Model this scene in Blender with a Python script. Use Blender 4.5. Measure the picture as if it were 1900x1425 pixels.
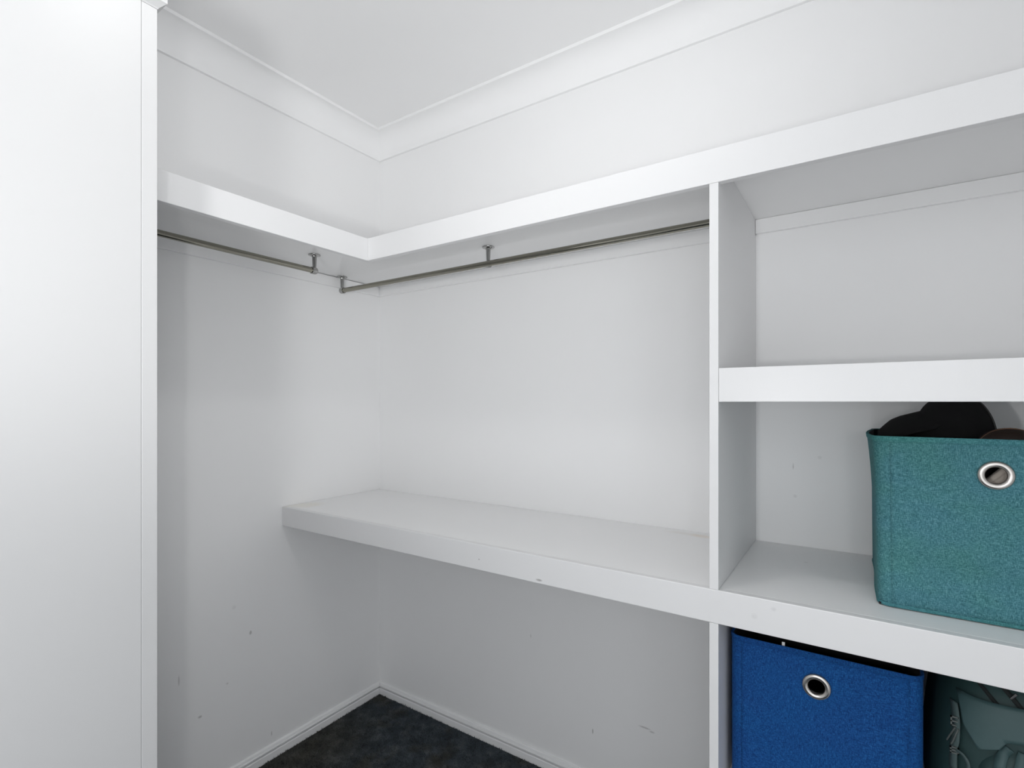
import bpy, bmesh, math, random
import numpy as np
from mathutils import Vector, Matrix

for o in list(bpy.data.objects):
    bpy.data.objects.remove(o, do_unlink=True)
SC = bpy.context.scene
COL = SC.collection
R = math.radians
random.seed(4)

# ------------------------------------------------------------------ camera, world, lights, exposure
cam_d = bpy.data.cameras.new('camera')
cam = bpy.data.objects.new('camera', cam_d)
COL.objects.link(cam)
cam.location = (1.8058, -1.6194, 1.3135)
cam.rotation_euler = (R(90), 0, R(33.77))
cam_d.sensor_width = 36.0
cam_d.lens = 960.0 / 1900.0 * 36.0
cam_d.shift_y = 34.1 / 1900.0
cam_d.clip_start = 0.02
SC.camera = cam

w = bpy.data.worlds.new('world')
SC.world = w
w.use_nodes = True
w.node_tree.nodes['Background'].inputs['Color'].default_value = (0.93, 0.96, 1.0, 1)
w.node_tree.nodes['Background'].inputs['Strength'].default_value = 1.8


def light(name, kind, loc, energy, size, rot=(0, 0, 0), color=(1, 1, 1)):
    l = bpy.data.lights.new(name, kind)
    l.energy = energy
    l.color = color
    if kind == 'AREA':
        l.shape = 'DISK'
        l.size = size
    else:
        l.shadow_soft_size = size
    o = bpy.data.objects.new(name, l)
    o.location = loc
    o.rotation_euler = rot
    COL.objects.link(o)
    return o


light('ceiling_lamp', 'POINT', (1.2, -1.085, 2.43), 3.0, 0.04)
light('ceiling_lamp_lens', 'AREA', (1.2, -1.085, 2.47), 0.8, 0.09)
light('camera_flash', 'POINT', (1.55, -1.64, 1.28), 8.6, 0.02)
fill_ = light('corner_fill_spot', 'SPOT', (1.62, -2.24, 1.30), 44.0, 0.11, Vector((1.17, -1.85, -1.02)).to_track_quat('Z', 'Y').to_euler())  # added soft spot behind the camera, aimed to brighten the upper corner
fill_.data.spot_size = R(80)
fill_.data.spot_blend = 1.0
light('second_flash', 'POINT', (2.02, -1.78, 1.34), 3.0, 0.03)

SC.view_settings.view_transform = 'Standard'
SC.view_settings.look = 'None'
SC.view_settings.gamma = 1.0
SC.view_settings.use_curve_mapping = False
SC.view_settings.exposure = -0.05

# ------------------------------------------------------------------ helpers


def tag(o, label=None, cat=None, group=None, kind=None):
    if label: o['label'] = label
    if cat: o['category'] = cat
    if group: o['group'] = group
    if kind: o['kind'] = kind
    return o


def empty(name, loc, label, cat, group=None):
    o = bpy.data.objects.new(name, None)
    o.empty_display_size = 0.05
    o.location = loc
    COL.objects.link(o)
    return tag(o, label, cat, group)


def link(name, me, mat, parent=None, smooth=False, angle=None):
    mats = mat if isinstance(mat, (list, tuple)) else [mat]
    for m in mats:
        me.materials.append(m)
    if smooth:
        me.polygons.foreach_set('use_smooth', [True] * len(me.polygons))
    if angle is not None:
        me.set_sharp_from_angle(angle=R(angle))
    o = bpy.data.objects.new(name, me)
    COL.objects.link(o)
    if parent is not None:
        o.parent = parent
        # vertices are written in world coordinates: undo the parent's location
        loc = Vector((0, 0, 0))
        p = parent
        while p is not None:
            loc += p.location
            p = p.parent
        o.location = -loc
    return o


def to_mesh(name, verts, faces):
    me = bpy.data.meshes.new(name)
    me.from_pydata([tuple(v) for v in verts], [], faces)
    bm = bmesh.new()
    bm.from_mesh(me)
    bmesh.ops.remove_doubles(bm, verts=bm.verts, dist=1e-6)
    bmesh.ops.recalc_face_normals(bm, faces=bm.faces)
    bm.to_mesh(me)
    bm.free()
    return me


def bm_obj(name, bm, mat, parent=None, smooth=False, angle=None):
    bmesh.ops.recalc_face_normals(bm, faces=bm.faces)
    me = bpy.data.meshes.new(name)
    bm.to_mesh(me)
    bm.free()
    return link(name, me, mat, parent, smooth, angle)


def bevel_sharp(bm, r, seg=2):
    if r > 0:
        bmesh.ops.bevel(bm, geom=list(bm.edges), offset=r, segments=seg, affect='EDGES', profile=0.5)


def box(name, x0, x1, y0, y1, z0, z1, mat, parent=None, r=0.0012):
    bm = bmesh.new()
    bmesh.ops.create_cube(bm, size=1.0)
    for v in bm.verts:
        v.co = Vector(((x0 + x1) / 2 + v.co.x * (x1 - x0), (y0 + y1) / 2 + v.co.y * (y1 - y0), (z0 + z1) / 2 + v.co.z * (z1 - z0)))
    bevel_sharp(bm, r)
    return bm_obj(name, bm, mat, parent)


def prism(name, poly, axis, a, b, mat, parent=None, r=0.0):
    """poly: 2D points; extruded along axis from a to b."""
    bm = bmesh.new()

    def P(u, v, t):
        return {'x': (t, u, v), 'y': (u, t, v), 'z': (u, v, t)}[axis]
    v0 = [bm.verts.new(P(u, v, a)) for u, v in poly]
    v1 = [bm.verts.new(P(u, v, b)) for u, v in poly]
    n = len(poly)
    bm.faces.new(v0)
    bm.faces.new(list(reversed(v1)))
    for i in range(n):
        bm.faces.new((v0[i], v0[(i + 1) % n], v1[(i + 1) % n], v1[i]))
    bevel_sharp(bm, r)
    return bm_obj(name, bm, mat, parent)


def sweep(name, prof, path, mat, parent=None, side=1, smooth=False, angle=None):
    """prof: (out, z) points closed; path: list of (x,y); out is to the left (side=1) of travel, mitred."""
    P = [Vector(p) for p in path]
    n = len(P)
    verts, faces = [], []
    for i in range(n):
        ds = []
        if i > 0: ds.append((P[i] - P[i - 1]).normalized())
        if i < n - 1: ds.append((P[i + 1] - P[i]).normalized())
        ns = [Vector((-d.y, d.x)) * side for d in ds]
        m = ns[0] if len(ns) == 1 else (ns[0] + ns[1]) / (1 + ns[0].dot(ns[1]))
        for o, z in prof:
            q = P[i] + m * o
            verts.append((q.x, q.y, z))
    k = len(prof)
    for i in range(n - 1):
        for j in range(k):
            faces.append((i * k + j, i * k + (j + 1) % k, (i + 1) * k + (j + 1) % k, (i + 1) * k + j))
    faces.append(tuple(range(k)))
    faces.append(tuple(reversed(range((n - 1) * k, n * k))))
    return link(name, to_mesh(name, verts, faces), mat, parent, smooth, angle)


def lathe(name, prof, M, mat, parent=None, n=32, angle=40, closed=False):
    """prof: (r, h) points; axis local z; M a matrix to world."""
    verts, faces = [], []
    k = len(prof)
    for i in range(n):
        a = 2 * math.pi * i / n
        for r_, h in prof:
            verts.append(M @ Vector((r_ * math.cos(a), r_ * math.sin(a), h)))
    for i in range(n):
        j = (i + 1) % n
        for q in range(k if closed else k - 1):
            q2 = (q + 1) % k
            faces.append((i * k + q, j * k + q, j * k + q2, i * k + q2))
    return link(name, to_mesh(name, verts, faces), mat, parent, True, angle)


def tube(name, pts, r, mat, parent=None, n=10, rad=None):
    pts = [Vector(p) for p in pts]
    verts, faces = [], []
    up = Vector((0.13, 0.31, 0.94)).normalized()
    for i, p in enumerate(pts):
        d = (pts[min(i + 1, len(pts) - 1)] - pts[max(i - 1, 0)]).normalized()
        u = d.cross(up)
        if u.length < 1e-4: u = d.cross(Vector((1, 0, 0)))
        u.normalize()
        v = d.cross(u)
        rr = rad[i] if rad else r
        for k in range(n):
            a = 2 * math.pi * k / n
            verts.append(p + (u * math.cos(a) + v * math.sin(a)) * rr)
    for i in range(len(pts) - 1):
        for k in range(n):
            k2 = (k + 1) % n
            faces.append((i * n + k, i * n + k2, (i + 1) * n + k2, (i + 1) * n + k))
    faces.append(tuple(range(n)))
    faces.append(tuple(range((len(pts) - 1) * n, len(pts) * n)))
    return link(name, to_mesh(name, verts, faces), mat, parent, True, 50)


def smooth_path(pts, sub=6):
    """Catmull-Rom through points."""
    P = [Vector(p) for p in pts]
    P = [2 * P[0] - P[1]] + P + [2 * P[-1] - P[-2]]
    out = []
    for i in range(1, len(P) - 2):
        for s in range(sub):
            t = s / sub
            a, b, c, d = P[i - 1], P[i], P[i + 1], P[i + 2]
            out.append(0.5 * ((2 * b) + (c - a) * t + (2 * a - 5 * b + 4 * c - d) * t * t + (3 * b - a - 3 * c + d) * t ** 3))
    out.append(P[-2])
    return out


# ------------------------------------------------------------------ materials


class NT:
    def __init__(self, name):
        self.m = bpy.data.materials.new(name)
        self.m.use_nodes = True
        self.t = self.m.node_tree
        self.b = self.t.nodes['Principled BSDF']

    def n(self, typ, **kw):
        nd = self.t.nodes.new(typ)
        for k, v in kw.items():
            setattr(nd, k, v)
        return nd

    def l(self, a, b):
        self.t.links.new(a, b)

    def math(self, op, a, b=None, clamp=False):
        nd = self.n('ShaderNodeMath', operation=op, use_clamp=clamp)
        for i, v in enumerate((a, b)):
            if v is None: continue
            if isinstance(v, (int, float)): nd.inputs[i].default_value = v
            else: self.l(v, nd.inputs[i])
        return nd.outputs[0]

    def noise(self, vec, scale, detail=2.0, rough=0.5):
        nd = self.n('ShaderNodeTexNoise')
        nd.inputs['Scale'].default_value = scale
        nd.inputs['Detail'].default_value = detail
        nd.inputs['Roughness'].default_value = rough
        if vec is not None: self.l(vec, nd.inputs['Vector'])
        return nd.outputs['Fac']

    def mapping(self, vec, scale, loc=(0, 0, 0)):
        nd = self.n('ShaderNodeMapping')
        nd.inputs['Scale'].default_value = scale
        nd.inputs['Location'].default_value = loc
        self.l(vec, nd.inputs['Vector'])
        return nd.outputs[0]

    def ramp(self, fac, stops):
        nd = self.n('ShaderNodeValToRGB')
        e = nd.color_ramp.elements
        while len(e) < len(stops): e.new(0.5)
        for el, (p, c) in zip(e, stops):
            el.position = p
            el.color = (*c, 1)
        self.l(fac, nd.inputs[0])
        return nd.outputs[0]

    def mix(self, fac, a, b, blend='MIX'):
        nd = self.n('ShaderNodeMix', data_type='RGBA', blend_type=blend)
        for s, v in (('Factor', fac), ('A', a), ('B', b)):
            i = [x for x in nd.inputs if x.name == s and x.enabled][0] if s != 'Factor' else nd.inputs[0]
            if isinstance(v, (int, float)): i.default_value = v
            elif isinstance(v, tuple): i.default_value = (*v, 1)
            else: self.l(v, i)
        return [x for x in nd.outputs if x.enabled][0]

    def bump(self, h, strength=0.2, dist=0.001):
        nd = self.n('ShaderNodeBump')
        nd.inputs['Strength'].default_value = strength
        nd.inputs['Distance'].default_value = dist
        self.l(h, nd.inputs['Height'])
        self.l(nd.outputs[0], self.b.inputs['Normal'])

    def pos(self):
        return self.n('ShaderNodeNewGeometry').outputs['Position']

    def blob(self, pos, c, r, soft=0.5):
        """1 inside the ellipsoid c,r (world), 0 outside."""
        v = self.n('ShaderNodeVectorMath', operation='SUBTRACT')
        self.l(pos, v.inputs[0]); v.inputs[1].default_value = c
        s = self.n('ShaderNodeVectorMath', operation='DIVIDE')
        self.l(v.outputs[0], s.inputs[0]); s.inputs[1].default_value = r
        ln = self.n('ShaderNodeVectorMath', operation='LENGTH')
        self.l(s.outputs[0], ln.inputs[0])
        mr = self.n('ShaderNodeMapRange', interpolation_type='SMOOTHSTEP')
        mr.inputs['From Min'].default_value = 1.0
        mr.inputs['From Max'].default_value = 1.0 - soft
        self.l(ln.outputs['Value'], mr.inputs['Value'])
        return mr.outputs[0]


def basic(name, col, rough=0.5, metal=0.0, bump=None):
    n = NT(name)
    n.b.inputs['Base Color'].default_value = (*col, 1)
    n.b.inputs['Roughness'].default_value = rough
    n.b.inputs['Metallic'].default_value = metal
    if bump:
        n.bump(n.noise(n.pos(), bump[0], 3.0), bump[1], bump[2])
    return n.m


def paint(name, col, rough, orange=0.05, marks=()):
    """painted surface: faint tone drift, roller texture, and listed marks (centre, radii, colour, strength)."""
    n = NT(name)
    p = n.pos()
    drift = n.noise(p, 2.3, 3.0)
    c = n.mix(drift, tuple(x * 0.985 for x in col), tuple(min(1, x * 1.012) for x in col))
    for cc, rr, mc, st in marks:
        f = n.blob(p, cc, rr, 0.7)
        brk = n.math('MULTIPLY', f, n.math('MULTIPLY_ADD', n.noise(p, 160.0, 2.0), 1.0))
        f2 = n.math('MULTIPLY', brk, st * .36, True)
        c = n.mix(f2, c, mc)
    n.l(c, n.b.inputs['Base Color'])
    n.b.inputs['Roughness'].default_value = rough
    n.bump(n.noise(p, 420.0, 2.0), orange, 0.0006)
    return n.m


G = (0.20, 0.19, 0.18)
wall_marks_left = [((0, -.601, .49), (.05, .006, .010), G, 1.4), ((0, -.836, .423), (.05, .0035, .022), G, .9),
                   ((0, -.772, .275), (.05, .008, .006), G, 1.3), ((0, -.521, .087), (.05, .0025, .012), G, 1.3),
                   ((0, -.683, .345), (.05, .006, .004), G, .8), ((0, -.66, .60), (.05, .010, .010), G, .25)]
wall_marks_back = [((1.054, 0, .192), (.003, .05, .012), G, 1.6), ((1.236, 0, .268), (.026, .05, .004), G, 1.1),
                   ((1.26, 0, .262), (.012, .05, .004), G, .9), ((1.657, 0, 1.137), (.0018, .05, .012), G, 1.0),
                   ((.806, 0, .455), (.0025, .05, .010), G, .8), ((1.662, 0, 1.055), (.006, .05, .006), G, .35),
                   ((1.72, 0, 1.165), (.007, .05, .006), G, .3)]
joinery_marks = [((.934, -.48, .879), (.003, .02, .003), G, 1.8), ((1.127, -.48, .8585), (.012, .02, .004), G, 1.6),
                 ((1.667, -.48, .904), (.007, .02, .005), G, .35), ((1.632, -.48, .882), (.008, .02, .008), G, .25),
                 ((.05, -.405, .92), (.07, .075, .004), (.80, .74, .58), .9), ((.0, -.45, .92), (.05, .05, .02), (.78, .72, .55), .5),
                 ((1.425, -.045, .92), (.05, .026, .004), (.83, .70, .55), 1.0), ((1.38, -.04, .92), (.08, .02, .004), (.72, .66, .58), .7),
                 ((1.70, -.16, .92), (.006, .004, .004), G, .7)]

M_wl = paint('wall_paint_left', (.92, .92, .92), .55, .06, wall_marks_left)
M_wb = paint('wall_paint_back', (.92, .92, .92), .55, .06, wall_marks_back)
M_w = paint('wall_paint', (.92, .92, .92), .55, .06)
M_ceil = paint('ceiling_paint', (.94, .94, .94), .8, .04)
M_trim = paint('trim_paint', (.88, .88, .88), .35, .02)
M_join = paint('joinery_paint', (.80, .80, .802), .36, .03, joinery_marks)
M_board = paint('shelf_board_paint', (.90, .90, .90), .33, .03, joinery_marks)
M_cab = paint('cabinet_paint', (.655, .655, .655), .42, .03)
M_gap = basic('joint_shadow_gap', (.30, .30, .30), .8)


def metal(name, col, rough):
    n = NT(name)
    n.b.inputs['Metallic'].default_value = 1.0
    n.b.inputs['Base Color'].default_value = (*col, 1)
    f = n.noise(n.pos(), 60.0, 4.0)
    n.l(n.math('MULTIPLY_ADD', f, rough), n.b.inputs['Roughness'])
    return n.m


def metal_c(name, col, rough):
    m = basic(name, col, rough, 1.0)
    return m


M_chrome = metal_c('chrome_rail', (.30, .29, .245), .10)
M_bracket = metal_c('chrome_bracket', (.40, .40, .39), .10)
M_eyelet = metal_c('satin_nickel', (.58, .55, .52), .26)


def fabric(name, dark, mid, lite, patch, vscale=1.0, rough=.85):
    """woven melange cloth: crossing thread streaks at thread scale, slow tone patches."""
    n = NT(name)
    p = n.pos()
    warp = n.noise(n.mapping(p, (1250 * vscale, 1250 * vscale, 190)), 1.0, 2.0, .6)
    weft = n.noise(n.mapping(p, (190, 190, 1250 * vscale), (3, 1, 7)), 1.0, 2.0, .6)
    t = n.math('MULTIPLY_ADD', warp, .5)
    t.node.inputs[2].default_value = 0.0
    s = n.math('ADD', t, n.math('MULTIPLY', weft, .5))
    c = n.ramp(s, [(.36, dark), (.50, mid), (.64, lite)])
    slow = n.noise(n.mapping(p, (1, 1, 1.6)), 9.0, 2.0)
    c = n.mix(n.ramp(slow, [(.40, (0, 0, 0)), (.62, (1, 1, 1))]), c, n.mix(1.0, c, patch, 'MULTIPLY'))
    n.l(c, n.b.inputs['Base Color'])
    n.b.inputs['Roughness'].default_value = rough
    n.b.inputs['Specular IOR Level'].default_value = 0.25
    n.bump(s, .55, .0008)
    return n.m


M_teal = fabric('teal_woven_cloth', (.025, .098, .121), (.057, .191, .230), (.142, .332, .378), (.98, 1.03, .90))
M_teal_hem = fabric('teal_hem_cloth', (.030, .120, .135), (.055, .20, .23), (.11, .31, .34), (.95, 1.04, .9))
M_blue = fabric('blue_woven_cloth', (.001, .024, .112), (.003, .057, .225), (.018, .125, .37), (.9, 1.1, 1.05), 1.0)
M_blue_hem = fabric('blue_hem_cloth', (.001, .022, .11), (.002, .050, .21), (.012, .11, .33), (.9, 1.1, 1.0), 1.0)
M_liner = basic('black_liner', (.008, .008, .010), .9)
M_black = basic('black_cap_cloth', (.0025, .0025, .003), 1.0, 0, (500, .3, .001))
M_seam = basic('worn_black_piping', (.05, .05, .05), .7)
M_brown = basic('dark_brown_leather', (.018, .008, .005), .5, 0, (300, .3, .001))
M_brownedge = basic('tan_piping', (.14, .07, .035), .6)
M_beige = basic('beige_cloth', (.55, .49, .43), .85, 0, (700, .3, .001))
M_knit = basic('charcoal_knit', (.004, .004, .006), 1.0, 0, (400, .6, .003))
M_bag = basic('dark_green_nylon', (.016, .045, .045), .62, 0, (900, .25, .0008))
M_bag2 = basic('grey_green_nylon', (.040, .083, .086), .6, 0, (900, .25, .0008))
M_web = basic('grey_green_webbing', (.06, .095, .095), .75, 0, (1200, .6, .0008))
M_buckle = basic('grey_plastic_buckle', (.10, .115, .11), .4)
M_zip = basic('black_zip_tape', (.008, .012, .012), .8, 0, (1500, .6, .0008))
M_pull = metal_c('gunmetal_zip_pull', (.10, .10, .10), .4)
M_tag = basic('white_tag', (.75, .75, .75), .7)


def carpet_mat():
    n = NT('dark_carpet')
    p = n.pos()
    big = n.noise(p, 16.0, 4.0, .65)
    hue = n.noise(n.mapping(p, (1, 1, 1), (4, 9, 2)), 7.0, 3.0)
    fine = n.noise(p, 420.0, 2.0, .7)
    c1 = n.ramp(big, [(.30, (.022, .027, .032)), (.52, (.035, .042, .048)), (.72, (.058, .067, .073))])
    c2 = n.ramp(big, [(.30, (.022, .021, .018)), (.52, (.040, .038, .031)), (.72, (.062, .059, .049))])
    c = n.mix(n.ramp(hue, [(.50, (0, 0, 0)), (.68, (.7, .7, .7))]), c1, c2)
    left = n.math('MULTIPLY', n.blob(p, (.05, -.45, 0), (.33, .42, .5), .8), .7)
    c = n.mix(left, c, c2)
    c = n.mix(1.0, c, n.ramp(fine, [(.3, (.45, .45, .45)), (.7, (3.6, 3.6, 3.6))]), 'MULTIPLY')
    n.l(c, n.b.inputs['Base Color'])
    n.b.inputs['Roughness'].default_value = 1.0
    n.b.inputs['Specular IOR Level'].default_value = 0.05
    n.bump(fine, .8, .004)
    return n.m


M_carpet = carpet_mat()

# ------------------------------------------------------------------ the room
XR, YF, ZC = 2.45, -2.70, 2.495     # right wall, front wall (behind the camera), ceiling
T = 0.09


def struct(o, label):
    return tag(o, label, kind='structure')


struct(box('wall_left', -T, 0, YF - T, T, -.05, ZC + .05, M_wl, r=0), 'white painted wall on the left side of the wardrobe recess')
struct(box('wall_back', 0, XR + T, 0, T, -.05, ZC + .05, M_wb, r=0), 'white painted back wall behind the shelves')
struct(box('floor', 0, XR, YF, 0, -.05, 0, M_carpet, r=0), 'dark blue grey mottled carpet floor')
struct(box('ceiling', 0, XR, YF, 0, ZC, ZC + .05, M_ceil, r=0), 'flat white ceiling')
# front wall behind the camera, with the doorway
bmf = bmesh.new()
DX0, DX1, DZ = 1.45, 2.38, 2.06
for (a, b, z0, z1) in ((0, DX0, 0, ZC), (DX1, XR, 0, ZC), (DX0, DX1, DZ, ZC)):
    c = bmesh.ops.create_cube(bmf, size=1.0)
    for v in c['verts']:
        v.co = Vector(((a + b) / 2 + v.co.x * (b - a), YF - T / 2 + v.co.y * T, (z0 + z1) / 2 + v.co.z * (z1 - z0)))
bmr = bmesh.new()
RY0, RY1 = -2.50, -1.60  # unseen opening, added so side light reaches the cabinet and divider
for (a, b, z0, z1) in ((YF - T, RY0, -.05, ZC + .05), (RY1, 0, -.05, ZC + .05), (RY0, RY1, DZ, ZC + .05)):
    c = bmesh.ops.create_cube(bmr, size=1.0)
    for v in c['verts']:
        v.co = Vector((XR + T / 2 + v.co.x * T, (a + b) / 2 + v.co.y * (b - a), (z0 + z1) / 2 + v.co.z * (z1 - z0)))
struct(bm_obj('wall_right', bmr, M_w), 'white painted right wall with an opening added to let in side light, outside the picture')
struct(bm_obj('wall_front', bmf, M_w), 'white wall with an open doorway behind the camera')

# cove cornice (90 mm): lip, hollow, lower fillet
cor = [(0, ZC - .092), (.010, ZC - .092), (.0115, ZC - .088)]
for i in range(0, 11):
    a = R(90 * i / 10)
    cor.append((.082 - .070 * math.cos(a), ZC - .085 + .074 * math.sin(a)))
cor += [(.090, ZC - .011), (.090, ZC), (0, ZC)]
struct(sweep('trim_1', cor, [(0, YF), (0, 0)], M_ceil, side=-1, smooth=True, angle=25), 'white cove cornice along the left wall')
struct(sweep('trim_2', cor, [(0, 0), (XR, 0)], M_ceil, side=-1, smooth=True, angle=25), 'white cove cornice along the back wall')

# the two cornices are mitred at the corner: shear the end vertices
def mitre(o, axis, at, gap):
    """push vertices sitting on the end plane along the run by their distance from the wall."""
    for v in o.data.vertices:
        if axis == 'y' and abs(v.co.y - at) < 1e-5: v.co.y = at - v.co.x - gap
        if axis == 'x' and abs(v.co.x - at) < 1e-5: v.co.x = at - v.co.y + gap
mitre(bpy.data.objects['trim_1'], 'y', 0, 0)
mitre(bpy.data.objects['trim_2'], 'x', 0, 0)

# stepped skirting: plain foot, groove, bead, sloped top
bb = [(0, 0), (.015, 0), (.015, .0255), (.0135, .0275), (.0120, .0277), (.0010, .0280), (.0010, .0316), (.0118, .0320), (.0130, .0365),
      (.0120, .0390), (.0095, .0400), (.0090, .0425), (.0075, .0470), (.0035, .0495), (0, .0495)]
CY = -1.153                           # side of the tall cabinet
struct(sweep('baseboard_left', bb, [(0, CY), (0, 0)], M_trim, side=-1), 'white grooved skirting board along the left wall')
struct(sweep('baseboard_back', bb, [(0, 0), (1.5449, 0)], M_trim, side=-1), 'white grooved skirting board along the back wall')
mitre(bpy.data.objects['baseboard_left'], 'y', 0, .0006)
mitre(bpy.data.objects['baseboard_back'], 'x', 0, .0006)

# carpet pile: short tufts over the open floor
rng = np.random.default_rng(7)
N = 70000
px = rng.uniform(.016, 1.54, N); py = rng.uniform(-1.14, -.016, N)
h = rng.uniform(.004, .009, N); a = rng.uniform(0, 2 * np.pi, N); wd = rng.uniform(.0010, .0022, N)
lx, ly = rng.normal(0, .0028, N), rng.normal(0, .0028, N)
V = np.zeros((N, 3, 3))
V[:, 0] = np.stack([px - np.cos(a) * wd, py - np.sin(a) * wd, np.full(N, .0005)], 1)
V[:, 1] = np.stack([px + np.cos(a) * wd, py + np.sin(a) * wd, np.full(N, .0005)], 1)
V[:, 2] = np.stack([np.clip(px + lx, .0155, 1.544), np.clip(py + ly, -1.15, -.0155), h], 1)
me = bpy.data.meshes.new('carpet_pile')
me.vertices.add(N * 3); me.loops.add(N * 3); me.polygons.add(N)
me.vertices.foreach_set('co', V.ravel())
me.loops.foreach_set('vertex_index', np.arange(N * 3))
me.polygons.foreach_set('loop_start', np.arange(0, N * 3, 3))
me.update(calc_edges=True)
tag(link('carpet_pile', me, M_carpet), 'short dark blue grey carpet pile on the floor of the recess', 'carpet', kind='stuff')

# ------------------------------------------------------------------ built-in joinery
YS = -.480                            # front plane of all the shelves
FT = .018                             # fascia thickness
DL, DR = 1.5449, 1.5632               # divider panel
XE = XR - .001

# tall wardrobe cabinet in the left foreground
cab = empty('tall_cabinet', (0.32, -1.9, 0), 'tall flat white wardrobe cabinet filling the left foreground', 'cabinet')
CX = .640
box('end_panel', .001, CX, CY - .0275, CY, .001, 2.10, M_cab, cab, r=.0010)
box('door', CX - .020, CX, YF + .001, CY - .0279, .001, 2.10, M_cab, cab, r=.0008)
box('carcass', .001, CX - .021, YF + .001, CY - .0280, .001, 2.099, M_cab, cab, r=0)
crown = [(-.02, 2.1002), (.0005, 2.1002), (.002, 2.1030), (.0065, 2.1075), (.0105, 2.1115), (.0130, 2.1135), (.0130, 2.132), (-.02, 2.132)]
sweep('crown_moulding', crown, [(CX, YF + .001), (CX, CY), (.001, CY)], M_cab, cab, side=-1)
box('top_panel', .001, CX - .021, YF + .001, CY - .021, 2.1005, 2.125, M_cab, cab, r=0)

# L-shaped top shelf on both walls
top = empty('corner_shelf', (.24, -.24, 1.775), 'L shaped white top shelf with deep fascia running round both walls', 'shelf')
ZT0, ZT1 = 1.833, 1.8475
box('shelf_board', .001, XE, YS + FT, -.001, ZT0, ZT1, M_board, top)
box('shelf_board', .001, .478 - FT, CY + .001, YS + FT - .0012, ZT0 - .0015, ZT1, M_board, top)
tag(prism('fascia', [(.478 - FT, YS + FT), (.478, YS), (XE, YS), (XE, YS + FT)], 'z', 1.775, ZT1, M_join, top, r=.001))
tag(prism('fascia', [(.478 - FT, CY + .001), (.478, CY + .001), (.478, YS), (.478 - FT, YS + FT)], 'z', 1.775, ZT1, M_join, top, r=.001))
box('wall_cleat', .0005, .0125, CY + .001, -.0135, 1.791, ZT0 - .002, M_board, top)
box('wall_cleat', .0005, DL - .001, -.0125, -.0005, 1.791, ZT0 - .0003, M_board, top)
box('wall_cleat', DR + .0002, XE, -.0125, -.0005, 1.7925, ZT0 - .0003, M_board, top)

# mid shelf of the right-hand pigeonholes
mid = empty('pigeonhole_shelf', (2.0, -.24, 1.3145), 'white middle shelf with deep fascia above the teal bin', 'shelf')
box('shelf_board', DR + .0003, XE, YS + FT, -.001, 1.367, 1.3852, M_board, mid)
box('fascia', DR + .0003, XE, YS, YS + FT, 1.3145, 1.3852, M_join, mid)

# counter
cnt = empty('countertop', (1.2, -.24, .8495), 'long white counter shelf at waist height running along the back wall', 'counter')
box('counter_board', .001, XE, YS + FT, -.001, .902, .920, M_board, cnt)
box('fascia', .001, XE, YS, YS + FT, .8495, .9203, M_join, cnt, r=.0016)

# divider panels
up = prism('divider_panel', [(YS, .9204), (-.0002, .9204), (-.0002, 1.7905), (-.0128, 1.7905), (-.0128, ZT0 - .0001), (YS + FT + .0006, ZT0 - .0001),
                            (YS + FT + .0006, 1.7745), (YS, 1.7745)], 'x', DL, DR, M_join, None, r=.0008)
tag(up, 'white upright divider panel between counter and top shelf', 'panel')
lo = prism('divider_panel', [(YS, .0005), (-.001, .0005), (-.001, .9015), (YS + FT + .0006, .9015), (YS + FT + .0006, .8492), (YS, .8492)],
           'x', DL, DR, M_join, None, r=.0008)
tag(lo, 'white upright divider panel under the counter beside the blue bin', 'panel')

# low shelf that carries the blue bin and the bag
low = empty('low_shelf', (2.0, -.24, .412), 'white low shelf under the blue bin and the green bag', 'shelf')
box('shelf_board', DR + .0003, XE, YS + FT, -.001, .4645, .4825, M_board, low)
box('fascia', DR + .0003, XE, YS, YS + FT, .412, .4825, M_join, low)

# ------------------------------------------------------------------ hanging rails
ZRAIL = 1.7752


def bracket(x, y, along, parent, end):
    """flange on the soffit, tapering stem and the ring that grips the rail; end=+1/-1 closes the ring with a rounded cap."""
    zt = ZT0 - (.0018 if y < YS + FT else .0003)
    b = lathe('bracket_flange', [(0, zt), (.0195, zt), (.0208, zt - .0014), (.0200, zt - .0034), (.0150, zt - .0050), (.0100, zt - .0056), (0, zt - .0056)],
              Matrix.Translation((x, y, 0)), M_bracket, parent)
    lathe('stem', [(0, zt - .0050), (.0092, zt - .0052), (.0078, zt - .011), (.0066, ZRAIL + .018), (.0058, ZRAIL + .009), (0, ZRAIL + .009)],
          Matrix.Translation((x, y, 0)), M_bracket, b, n=20)
    lathe('screw_head', [(0, zt - .0052), (.0024, zt - .0052), (.0024, zt - .0064), (.0012, zt - .0070), (0, zt - .0070)],
          Matrix.Translation((x + (.0135 if along == 'x' else .0), y - (.0 if along == 'x' else .0135), 0)), M_bracket, b, n=12)
    if end:
        prof = [(.0098, .012), (.0122, .012), (.0126, .010), (.0126, -.002)] + [(.0126 * math.cos(R(t)), -.002 - .0105 * math.sin(R(t))) for t in range(15, 91, 15)]
        prof = prof[:-1] + [(0, -.0125)]
    else:
        prof = [(.0099, -.0065), (.0118, -.0065), (.0124, -.005), (.0124, .005), (.0118, .0065), (.0099, .0065)]
    rot = {'x': Matrix.Rotation(R(90), 4, 'Y'), 'y': Matrix.Rotation(R(90), 4, 'X')}[along]
    if end == -1:
        rot = rot @ Matrix.Rotation(R(180), 4, 'X')
    lathe('rail_socket', prof, Matrix.Translation((x, y, ZRAIL)) @ rot, M_bracket, b, n=24)
    return b


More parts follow.
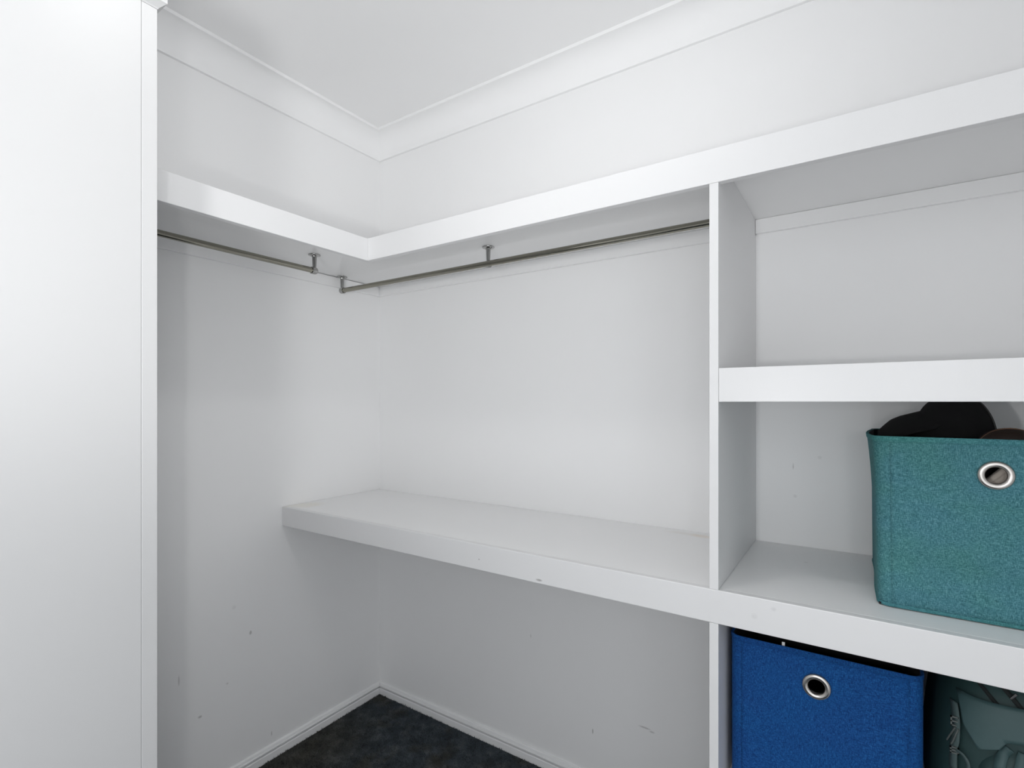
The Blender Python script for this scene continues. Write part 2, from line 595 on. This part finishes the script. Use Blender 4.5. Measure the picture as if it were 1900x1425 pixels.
def rail(along, fixed, a, b, parent):
    n = 40
    rot = {'x': Matrix.Rotation(R(90), 4, 'Y'), 'y': Matrix.Rotation(R(-90), 4, 'X')}[along]
    loc = (a, fixed, ZRAIL) if along == 'x' else (fixed, a, ZRAIL)
    L = b - a
    lathe('rail_tube', [(0, 0), (.0090, 0), (.0095, .0006), (.0095, L - .0006), (.0090, L), (0, L)], Matrix.Translation(loc) @ rot, M_chrome, parent, n=n, angle=30)


ra = empty('hanging_rail', (.2207, -.8, ZRAIL), 'short chrome hanging rail under the left arm of the top shelf', 'rail', 'chrome wardrobe rails')
rail('y', .2207, CY + .0008, -.4955, ra)
bracket(.2207, -.4960, 'y', ra, 1)
rb = empty('hanging_rail', (.8, -.232, ZRAIL), 'long chrome hanging rail below the top shelf along the back wall', 'rail', 'chrome wardrobe rails')
rail('x', -.232, .0360, DL - .0008, rb)
bracket(.0335, -.232, 'x', rb, 1)
bracket(.7790, -.2265, 'x', rb, 0)

# ------------------------------------------------------------------ fabric bins


def make_bin(x0, x1, yf, yb, z0, H, mats, label, eye, disp, group):
    mf, mh = mats
    root = empty('storage_bin', ((x0 + x1) / 2, (yf + yb) / 2, z0), label, 'bin', group)
    rF, rB = .022, .018
    # closed outline, counter-clockwise from the front-left corner's end on the front
    def arc(cx, cy, r, a0, a1, n=7):
        return [(cx + r * math.cos(R(a0 + (a1 - a0) * i / n)), cy + r * math.sin(R(a0 + (a1 - a0) * i / n))) for i in range(n + 1)]

    def line(p, q, n):
        return [(p[0] + (q[0] - p[0]) * i / n, p[1] + (q[1] - p[1]) * i / n) for i in range(1, n)]
    fl = arc(x0 + rF, yf + rF, rF, 270, 180)
    bl = arc(x0 + rB, yb - rB, rB, 180, 90)
    br = arc(x1 - rB, yb - rB, rB, 90, 0)
    fr = arc(x1 - rF, yf + rF, rF, 0, -90)
    u = fl + line(fl[-1], bl[0], 16) + bl + line(bl[-1], br[0], 10) + br + line(br[-1], fr[0], 16) + fr
    front = line(fr[-1], fl[0], 24)

    def D(x, y, z):
        dx, dy = disp(x, y, z - z0)
        return Vector((x + dx, y + dy, z))
    nz = 24
    # body: left side, back and right side with the rounded front corners
    verts, faces = [], []
    for j in range(nz + 1):
        z = z0 + .002 + (H - .002) * j / nz
        for p in u: verts.append(D(p[0], p[1], z))
    k = len(u)
    for j in range(nz):
        for i in range(k - 1):
            faces.append((j * k + i, j * k + i + 1, (j + 1) * k + i + 1, (j + 1) * k + i))
    me = bpy.data.meshes.new('body'); me.from_pydata(verts, [], faces)
    bm = bmesh.new(); bm.from_mesh(me)
    bm.faces.ensure_lookup_table()
    f0 = bm.faces[0]                    # make normals face outward
    cen = Vector(((x0 + x1) / 2, (yf + yb) / 2, 0))
    if f0.normal.dot(f0.calc_center_median() - cen) < 0:
        bmesh.ops.reverse_faces(bm, faces=bm.faces)
    bm.to_mesh(me); bm.free()
    o = link('body', me, [mf, M_liner], root, True)
    s = o.modifiers.new('shell', 'SOLIDIFY'); s.thickness = .004; s.offset = -1; s.material_offset = 1; s.use_even_offset = True
    # front panel with the eyelet hole
    ex, ez, er = eye
    xa, xb, za, zb = x0 + rF, x1 - rF, z0 + .002, z0 + H
    per = []
    S = 24
    for i in range(S): per.append((xa + (xb - xa) * i / S, za))
    for i in range(S): per.append((xb, za + (zb - za) * i / S))
    for i in range(S): per.append((xb - (xb - xa) * i / S, zb))
    for i in range(S): per.append((xa, zb - (zb - za) * i / S))
    n = len(per)
    rings = 22
    verts, faces = [], []
    for q in range(rings + 1):
        t = (q / rings) ** 1.25
        for (X, Z) in per:
            an = math.atan2(Z - ez, X - ex)
            hx, hz = ex + er * math.cos(an), ez + er * math.sin(an)
            verts.append(D(hx + (X - hx) * t, yf, hz + (Z - hz) * t))
    for q in range(rings):
        for i in range(n):
            j = (i + 1) % n
            faces.append((q * n + i, (q + 1) * n + i, (q + 1) * n + j, q * n + j))
    me = bpy.data.meshes.new('front_panel'); me.from_pydata(verts, [], faces)
    bm = bmesh.new(); bm.from_mesh(me); bm.faces.ensure_lookup_table()
    if bm.faces[0].normal.y > 0: bmesh.ops.reverse_faces(bm, faces=bm.faces)
    bm.to_mesh(me); bm.free()
    o = link('front_panel', me, [mf, M_liner], root, True)
    s = o.modifiers.new('shell', 'SOLIDIFY'); s.thickness = .004; s.offset = -1; s.material_offset = 1
    # base
    box('base_panel', x0 + .006, x1 - .006, yf + .006, yb - .006, z0 + .0008, z0 + .005, M_liner, root, r=0)
    # hems: a folded band round the rim with a stitched lower edge, and a thin binding round the foot
    loop = u + front

    def band(name, z_lo, z_hi, out, inn, mat):
        K = len(loop)
        pr = [(inn, z_lo), (out * .35, z_lo), (out, z_lo + .0012), (out, z_hi - .0016), (out * .4, z_hi), (inn * .7, z_hi), (inn, z_hi - .0012)]
        verts, faces = [], []
        for i in range(K):
            p, a_, b_ = Vector(loop[i]), Vector(loop[i - 1]), Vector(loop[(i + 1) % K])
            d = (b_ - a_).normalized(); nn = Vector((-d.y, d.x))
            if nn.dot(p - Vector((cen.x, cen.y))) < 0: nn = -nn
            for (o_, z_) in pr:
                v = D(p.x, p.y, z_)
                verts.append((v.x + nn.x * o_, v.y + nn.y * o_, z_))
        m = len(pr)
        for i in range(K):
            j = (i + 1) % K
            for q in range(m):
                faces.append((i * m + q, j * m + q, j * m + (q + 1) % m, i * m + (q + 1) % m))
        return link(name, to_mesh(name, verts, faces), mat, root, True, 50)
    band('rim_hem', z0 + H - .0085, z0 + H + .0012, .0014, -.0008, mh)
    band('foot_binding', z0 + .0010, z0 + .0075, .0013, -.003, mh)
    # stitched line just below the hem
    st = []
    for p in [fl[i] for i in range(len(fl) - 1, -1, -1)] + list(reversed(front)) + [fr[-1]]:
        v = D(p[0], p[1], z0 + H - .0105); st.append((v.x, v.y - .0002, v.z))
    tube('stitching', st, .0007, mh, root, n=6)
    # eyelet ring
    pr = [(er - .0022, .001), (er - .0018, .0032), (er + .0005, .0052), (er + .0045, .0058), (er + .0080, .0040), (er + .0092, .0012),
          (er + .0092, .0002), (er + .0006, .0002), (er + .0006, -.0060), (er - .0016, -.0060)]
    v = D(ex, yf, ez)
    lathe('eyelet', pr, Matrix.Translation((ex, v.y, ez)) @ Matrix.Rotation(R(90), 4, 'X'), M_eyelet, root, n=48, angle=60, closed=True)
    return root


def disp_teal(x, y, z):
    H = .326
    t = z / H
    yb_, yf_ = -.03, -.390
    dx = dy = 0.0
    side = max(0.0, min(1.0, (y - yf_) / (yb_ - yf_)))
    if x < 1.95:
        dx = -.0125 * (t ** 3) * math.sin(math.pi * min(1, side * 1.15) ** .8) + .004 * (1 - t) * math.exp(-((side) / .25) ** 2) + .004 * math.exp(-((side - .65) / .3) ** 2) * (1 - t) ** 2
    fr_ = 1 - side
    g = max(0.0, fr_ - .90) / .10
    dy = g * (.0022 * math.sin(9 * (x - 1.84) / .33 + 5 * t) * math.sin(math.pi * t) + .003 * math.exp(-((t - .24 + .35 * (x - 2.0)) / .07) ** 2) - .0025 * math.exp(-((t - .36) / .09) ** 2)
              - .0025 * math.sin(math.pi * t) * math.sin(math.pi * max(0, min(1, (x - 1.84) / .33))))
    return dx, dy


def disp_blue(x, y, z):
    t = z / .33
    side = max(0.0, min(1.0, (y + .42) / .36))
    g = max(0.0, 1 - side - .90) / .10
    dy = g * (.0015 * math.sin(7 * (x - 1.57) / .33 + 3 * t) * math.sin(math.pi * t))
    return 0.0, dy


make_bin(1.834, 2.176, -.390, -.045, .9208, .3265, (M_teal, M_teal_hem),
         'teal woven fabric storage bin standing on the counter, black cap in it', (2.0074, 1.1852, .0165), disp_teal, 'fabric bins with metal eyelets')
bb_ = make_bin(1.5745, 1.9065, -.420, -.070, .4830, .3265, (M_blue, M_blue_hem),
               'bright blue woven fabric storage bin under the counter', (1.7368, .7452, .0165), disp_blue, 'fabric bins with metal eyelets')
box('care_tag', 1.6745, 1.6800, -.4150, -.4142, .808, .8165, M_tag, bb_, r=.0002)

# ------------------------------------------------------------------ what the teal bin holds


def superell(cx, cy, cz, rx, ry, rz, n, nu=40, nv=24, shape=None):
    verts, faces = [], []
    e = 2.0 / n
    f = lambda c: math.copysign(abs(c) ** e, c)
    for j in range(nv + 1):
        v = -math.pi / 2 + math.pi * j / nv
        for i in range(nu):
            a = 2 * math.pi * i / nu
            p = Vector((f(math.cos(v)) * f(math.cos(a)), f(math.cos(v)) * f(math.sin(a)), f(math.sin(v))))
            q = Vector((cx + rx * p.x, cy + ry * p.y, cz + rz * p.z))
            if shape: q = shape(q, p)
            verts.append(q)
    for j in range(nv):
        for i in range(nu):
            k = (i + 1) % nu
            faces.append((j * nu + i, j * nu + k, (j + 1) * nu + k, (j + 1) * nu + i))
    return to_mesh('s', verts, faces)


# folded dark knit filling the bin
def lump(q, p):
    q.z += .007 * math.sin(q.x * 31) * math.cos(q.y * 27) * max(0, p.z)
    return q
tag(link('folded_garment', superell(2.006, -.205, 1.064, .150, .120, .1365, 5, shape=lump), M_knit, None, True),
    'charcoal knitted garment folded inside the teal bin below the caps', 'clothing')

# black cap: crown, brim, button, piping seam
ccx, ccy, ccz = 1.972, -.205, 1.228
cap = empty('cap', (ccx, ccy, ccz), 'black cap lying brim to the left on top of the teal bin', 'cap')
verts, faces = [], []
NU, NV = 40, 14
for j in range(NV + 1):
    v = R(90) * j / NV
    for i in range(NU):
        a = 2 * math.pi * i / NU
        verts.append((ccx + .069 * math.cos(v) ** .75 * math.cos(a), ccy + .078 * math.cos(v) ** .75 * math.sin(a), ccz + .100 * math.sin(v)))
for j in range(NV):
    for i in range(NU):
        k = (i + 1) % NU
        faces.append((j * NU + i, j * NU + k, (j + 1) * NU + k, (j + 1) * NU + i))
o = link('crown', to_mesh('crown', verts, faces), M_black, cap, True)
o.modifiers.new('shell', 'SOLIDIFY').thickness = .0025
# brim: a curved tongue that leaves the crown half way up and droops to the left
verts, faces = [], []
nu_, nv_ = 16, 14
prof = [(-.040, 1.305), (-.052, 1.296), (-.070, 1.2905), (-.090, 1.284), (-.106, 1.276), (-.118, 1.264), (-.130, 1.250)]
for i in range(nu_ + 1):
    t = i / nu_
    f = t * (len(prof) - 1); a_ = min(int(f), len(prof) - 2); fr = f - a_
    bx = prof[a_][0] * (1 - fr) + prof[a_ + 1][0] * fr
    bz = prof[a_][1] * (1 - fr) + prof[a_ + 1][1] * fr
    half = .068 * math.sqrt(max(0.02, 1 - t ** 4))
    for j in range(nv_ + 1):
        s = -1 + 2 * j / nv_
        verts.append((ccx + bx + .018 * s * s * (1 - t), ccy + s * half, bz - .036 * s * s))
for i in range(nu_):
    for j in range(nv_):
        q = i * (nv_ + 1) + j
        faces.append((q, q + 1, q + nv_ + 2, q + nv_ + 1))
o = link('brim', to_mesh('brim', verts, faces), M_black, cap, True)
o.modifiers.new('shell', 'SOLIDIFY').thickness = .003
lathe('button', [(0, .004), (.005, .003), (.0065, 0), (.005, -.001)], Matrix.Translation((ccx, ccy, ccz + .100)), M_black, cap, n=16)
tube('seam_piping', [(ccx + .0705 * math.cos(R(t)) ** .75 * math.cos(R(-28)), ccy + .0795 * math.cos(R(t)) ** .75 * math.sin(R(-28)), ccz + .1012 * math.sin(R(t))) for t in range(8, 86, 6)],
     .0011, M_seam, cap, n=6)

# dark brown cap with a tan edge, to the right
bx_, by_, bz_ = 2.036, -.326, 1.216
hat = empty('cap', (bx_, by_, bz_), 'dark brown leather cap with a tan piped edge at the right in the teal bin', 'cap')
verts, faces = [], []
for j in range(NV + 1):
    v = R(90) * j / NV
    for i in range(NU):
        a = 2 * math.pi * i / NU
        verts.append((bx_ + .050 * math.cos(v) ** .8 * math.cos(a), by_ + .034 * math.cos(v) ** .8 * math.sin(a), bz_ + .050 * math.sin(v)))
for j in range(NV):
    for i in range(NU):
        k = (i + 1) % NU
        faces.append((j * NU + i, j * NU + k, (j + 1) * NU + k, (j + 1) * NU + i))
o = link('crown', to_mesh('crown', verts, faces), M_brown, hat, True)
o.modifiers.new('shell', 'SOLIDIFY').thickness = .0025
tube('piping', [(bx_ + .0500 * math.cos(R(t)), by_ - .008, bz_ + .0500 * math.sin(R(t))) for t in range(0, 181, 9)], .0011, M_brownedge, hat, n=6)

# beige cloth purse standing behind the eyelet
def purse(q, p):
    c_, s_ = math.cos(R(48)), math.sin(R(48))
    u, v = q.x - 2.068, q.z - 1.1285
    q.x, q.z = 2.068 + u * c_ - v * s_, 1.1285 + u * s_ + v * c_
    return q
ps = empty('purse', (2.068, -.352, 1.1285), 'beige cloth purse seen through the eyelet of the teal bin', 'purse')
link('body', superell(2.068, -.352, 1.1285, .050, .013, .080, 6, shape=purse), M_beige, ps, True)
tube('top_seam', [(2.068 + u * .669 - .0725 * .743, -.352 - .0118, 1.1285 + u * .743 + .0725 * .669) for u in [-.042 + .0084 * i for i in range(11)]], .0010, M_beige, ps, n=6)

# ------------------------------------------------------------------ green backpack under the counter
BX, BY, BZ, BRX, BRY, BRZ, BN = 2.090, -.265, .668, .168, .165, .184, 3.6
bag = empty('backpack', (BX, BY, .4835), 'dark green nylon backpack beside the blue bin under the counter', 'backpack')


def taper(z):
    return 1 - .10 * (z - BZ) / BRZ


def front_y(x, z):
    u = min(.999, abs((x - BX) / taper(z)) / BRX); v = min(.999, abs(z - BZ) / BRZ)
    k = max(.02, 1 - u ** BN - v ** BN)
    return BY - BRY * k ** (1 / BN)


def bshape(q, p):
    q.x = BX + (q.x - BX) * taper(q.z)
    return q
link('main_compartment', superell(BX, BY, BZ, BRX, BRY, BRZ, BN, 64, 40, bshape), M_bag, bag, True)


def patch(name, poly, off, mat, thick=.003, parent=None, nsub=8, curl=0.0):
    """cloth patch: polygon in (x,z) laid over the bag front with an offset."""
    bm = bmesh.new()
    vs = [bm.verts.new((x, 0, z)) for x, z in poly]
    bm.faces.new(vs)
    bmesh.ops.triangulate(bm, faces=bm.faces)
    for _ in range(3):
        bmesh.ops.subdivide_edges(bm, edges=bm.edges, cuts=1, use_grid_fill=True)
    zm = min(z for x, z in poly); zM = max(z for x, z in poly)
    for v in bm.verts:
        t = (zM - v.co.z) / (zM - zm)
        v.co.y = front_y(v.co.x, v.co.z) - off - curl * t * t
    bmesh.ops.recalc_face_normals(bm, faces=bm.faces)
    me = bpy.data.meshes.new(name); bm.to_mesh(me); bm.free()
    o = link(name, me, mat, parent or bag, True, 60)
    s = o.modifiers.new('cloth', 'SOLIDIFY'); s.thickness = thick; s.offset = 0
    return o


def ribbon(name, pts, width, off, mat, parent=None, thick=.0016, bulge=None):
    P = smooth_path([(x, 0, z) for x, z in pts], 6)
    verts, faces = [], []
    for i, p in enumerate(P):
        d = (P[min(i + 1, len(P) - 1)] - P[max(i - 1, 0)]).normalized()
        nrm = Vector((-d.z, 0, d.x))
        t = i / (len(P) - 1)
        extra = bulge * math.sin(math.pi * t) if bulge else 0
        for s in (-.5, 0, .5):
            q = p + nrm * s * width
            verts.append((q.x, front_y(q.x, q.z) - off - extra, q.z))
    for i in range(len(P) - 1):
        for k in range(2):
            faces.append((i * 3 + k, i * 3 + k + 1, i * 3 + k + 4, i * 3 + k + 3))
    o = link(name, to_mesh(name, verts, faces), mat, parent or bag, True)
    s = o.modifiers.new('cloth', 'SOLIDIFY'); s.thickness = thick; s.offset = 0
    return o


# lower front pocket (its own bulging volume) and the flap over it
def pocket_shape(q, p):
    return q
pk = link('front_pocket', superell(2.065, -.398, .612, .092, .050, .118, 3.2, 40, 28), M_bag, bag, True)


def pocket_front(x, z):
    u = min(.98, abs(x - 2.065) / .092); v = min(.98, abs(z - .612) / .118)
    return -.398 - .050 * max(.02, 1 - u ** 3.2 - v ** 3.2) ** (1 / 3.2)


_fy = front_y


def front_y(x, z):                     # outermost surface of bag or pocket
    y = _fy(x, z)
    if abs(x - 2.065) < .092 and abs(z - .612) < .118:
        y = min(y, pocket_front(x, z))
    return y


patch('pocket_flap', [(1.956, .792), (1.961, .745), (1.978, .717), (2.004, .729), (2.013, .743), (2.060, .752), (2.110, .757), (2.112, .795), (2.04, .800)], .011, M_bag2, .004, curl=.006)
ribbon('pocket_gusset', [(2.001, .655), (2.004, .692), (2.010, .716), (2.018, .730)], .013, .001, M_bag2, thick=.006)
ribbon('pocket_gusset', [(2.020, .655), (2.026, .690), (2.036, .728)], .015, .001, M_bag2, thick=.007)
z1 = ribbon('zip', [(1.966, .832), (1.976, .823), (1.989, .810), (2.004, .794), (2.020, .780)], .006, .003, M_zip)
z2 = ribbon('zip', [(1.998, .834), (2.010, .824), (2.024, .810), (2.040, .790), (2.052, .775)], .007, .004, M_zip)
for (x, z, rz) in ((2.0125, .8235, 50), (2.026, .812, 38)):
    bm = bmesh.new()
    bmesh.ops.create_cube(bm, size=1)
    for v in bm.verts:
        w_ = .0042 if v.co.z > 0 else .0030
        v.co = Vector((v.co.x * w_, v.co.y * .0025, v.co.z * .013))
    bevel_sharp(bm, .0006)
    M = Matrix.Translation((x, front_y(x, z) - .0075, z)) @ Matrix.Rotation(R(rz), 4, 'Y')
    bmesh.ops.transform(bm, matrix=M, verts=bm.verts)
    bm_obj('zip_pull', bm, M_pull, z2)
# compression strap with ladder-lock buckle, hook and webbing loop
sp = ribbon('strap', [(1.951, .770), (1.9525, .745), (1.952, .725), (1.951, .708), (1.9485, .692), (1.948, .655)], .009, .010, M_web)
ribbon('webbing_loop', [(1.9505, .694), (1.958, .6945), (1.9645, .687), (1.9665, .674), (1.967, .655)], .0045, .013, M_web, sp, bulge=.004)


def ladder(x, z, w_, h_, name, parent):
    """rectangular buckle frame with one cross bar."""
    bm = bmesh.new()
    y = front_y(x, z) - .0145
    for (a, b, c, d) in ((-w_ / 2, -w_ / 2 + .0022, -h_ / 2, h_ / 2), (w_ / 2 - .0022, w_ / 2, -h_ / 2, h_ / 2),
                         (-w_ / 2, w_ / 2, -h_ / 2, -h_ / 2 + .0022), (-w_ / 2, w_ / 2, h_ / 2 - .0022, h_ / 2), (-w_ / 2, w_ / 2, -.0012, .0012)):
        c_ = bmesh.ops.create_cube(bm, size=1)
        for v in c_['verts']:
            v.co = Vector((x + (a + b) / 2 + v.co.x * (b - a), y + v.co.y * .003, z + (c + d) / 2 + v.co.z * (d - c)))
    return bm_obj(name, bm, M_buckle, parent)


ladder(1.9505, .741, .0125, .017, 'buckle', sp)
ladder(1.9490, .692, .0125, .012, 'buckle', sp)
tube('hook', smooth_path([(1.9510, front_y(1.951, .73) - .013, .731), (1.9475, front_y(1.9475, .722) - .014, .722), (1.943, front_y(1.943, .708) - .013, .708), (1.9405, front_y(1.9405, .699) - .012, .699)], 5),
     .0014, M_buckle, sp, n=8)
tube('hook', smooth_path([(1.9545, front_y(1.9545, .73) - .013, .731), (1.9515, front_y(1.9515, .722) - .015, .722), (1.948, front_y(1.948, .708) - .015, .708), (1.9455, front_y(1.9455, .699) - .014, .699)], 5),
     .0014, M_buckle, sp, n=8)
# top grab handle
tube('grab_handle', smooth_path([(2.04, -.24, .838), (2.055, -.24, .846), (2.09, -.24, .8475), (2.125, -.24, .846), (2.14, -.24, .838)], 5), .005, M_web, bag, n=8)
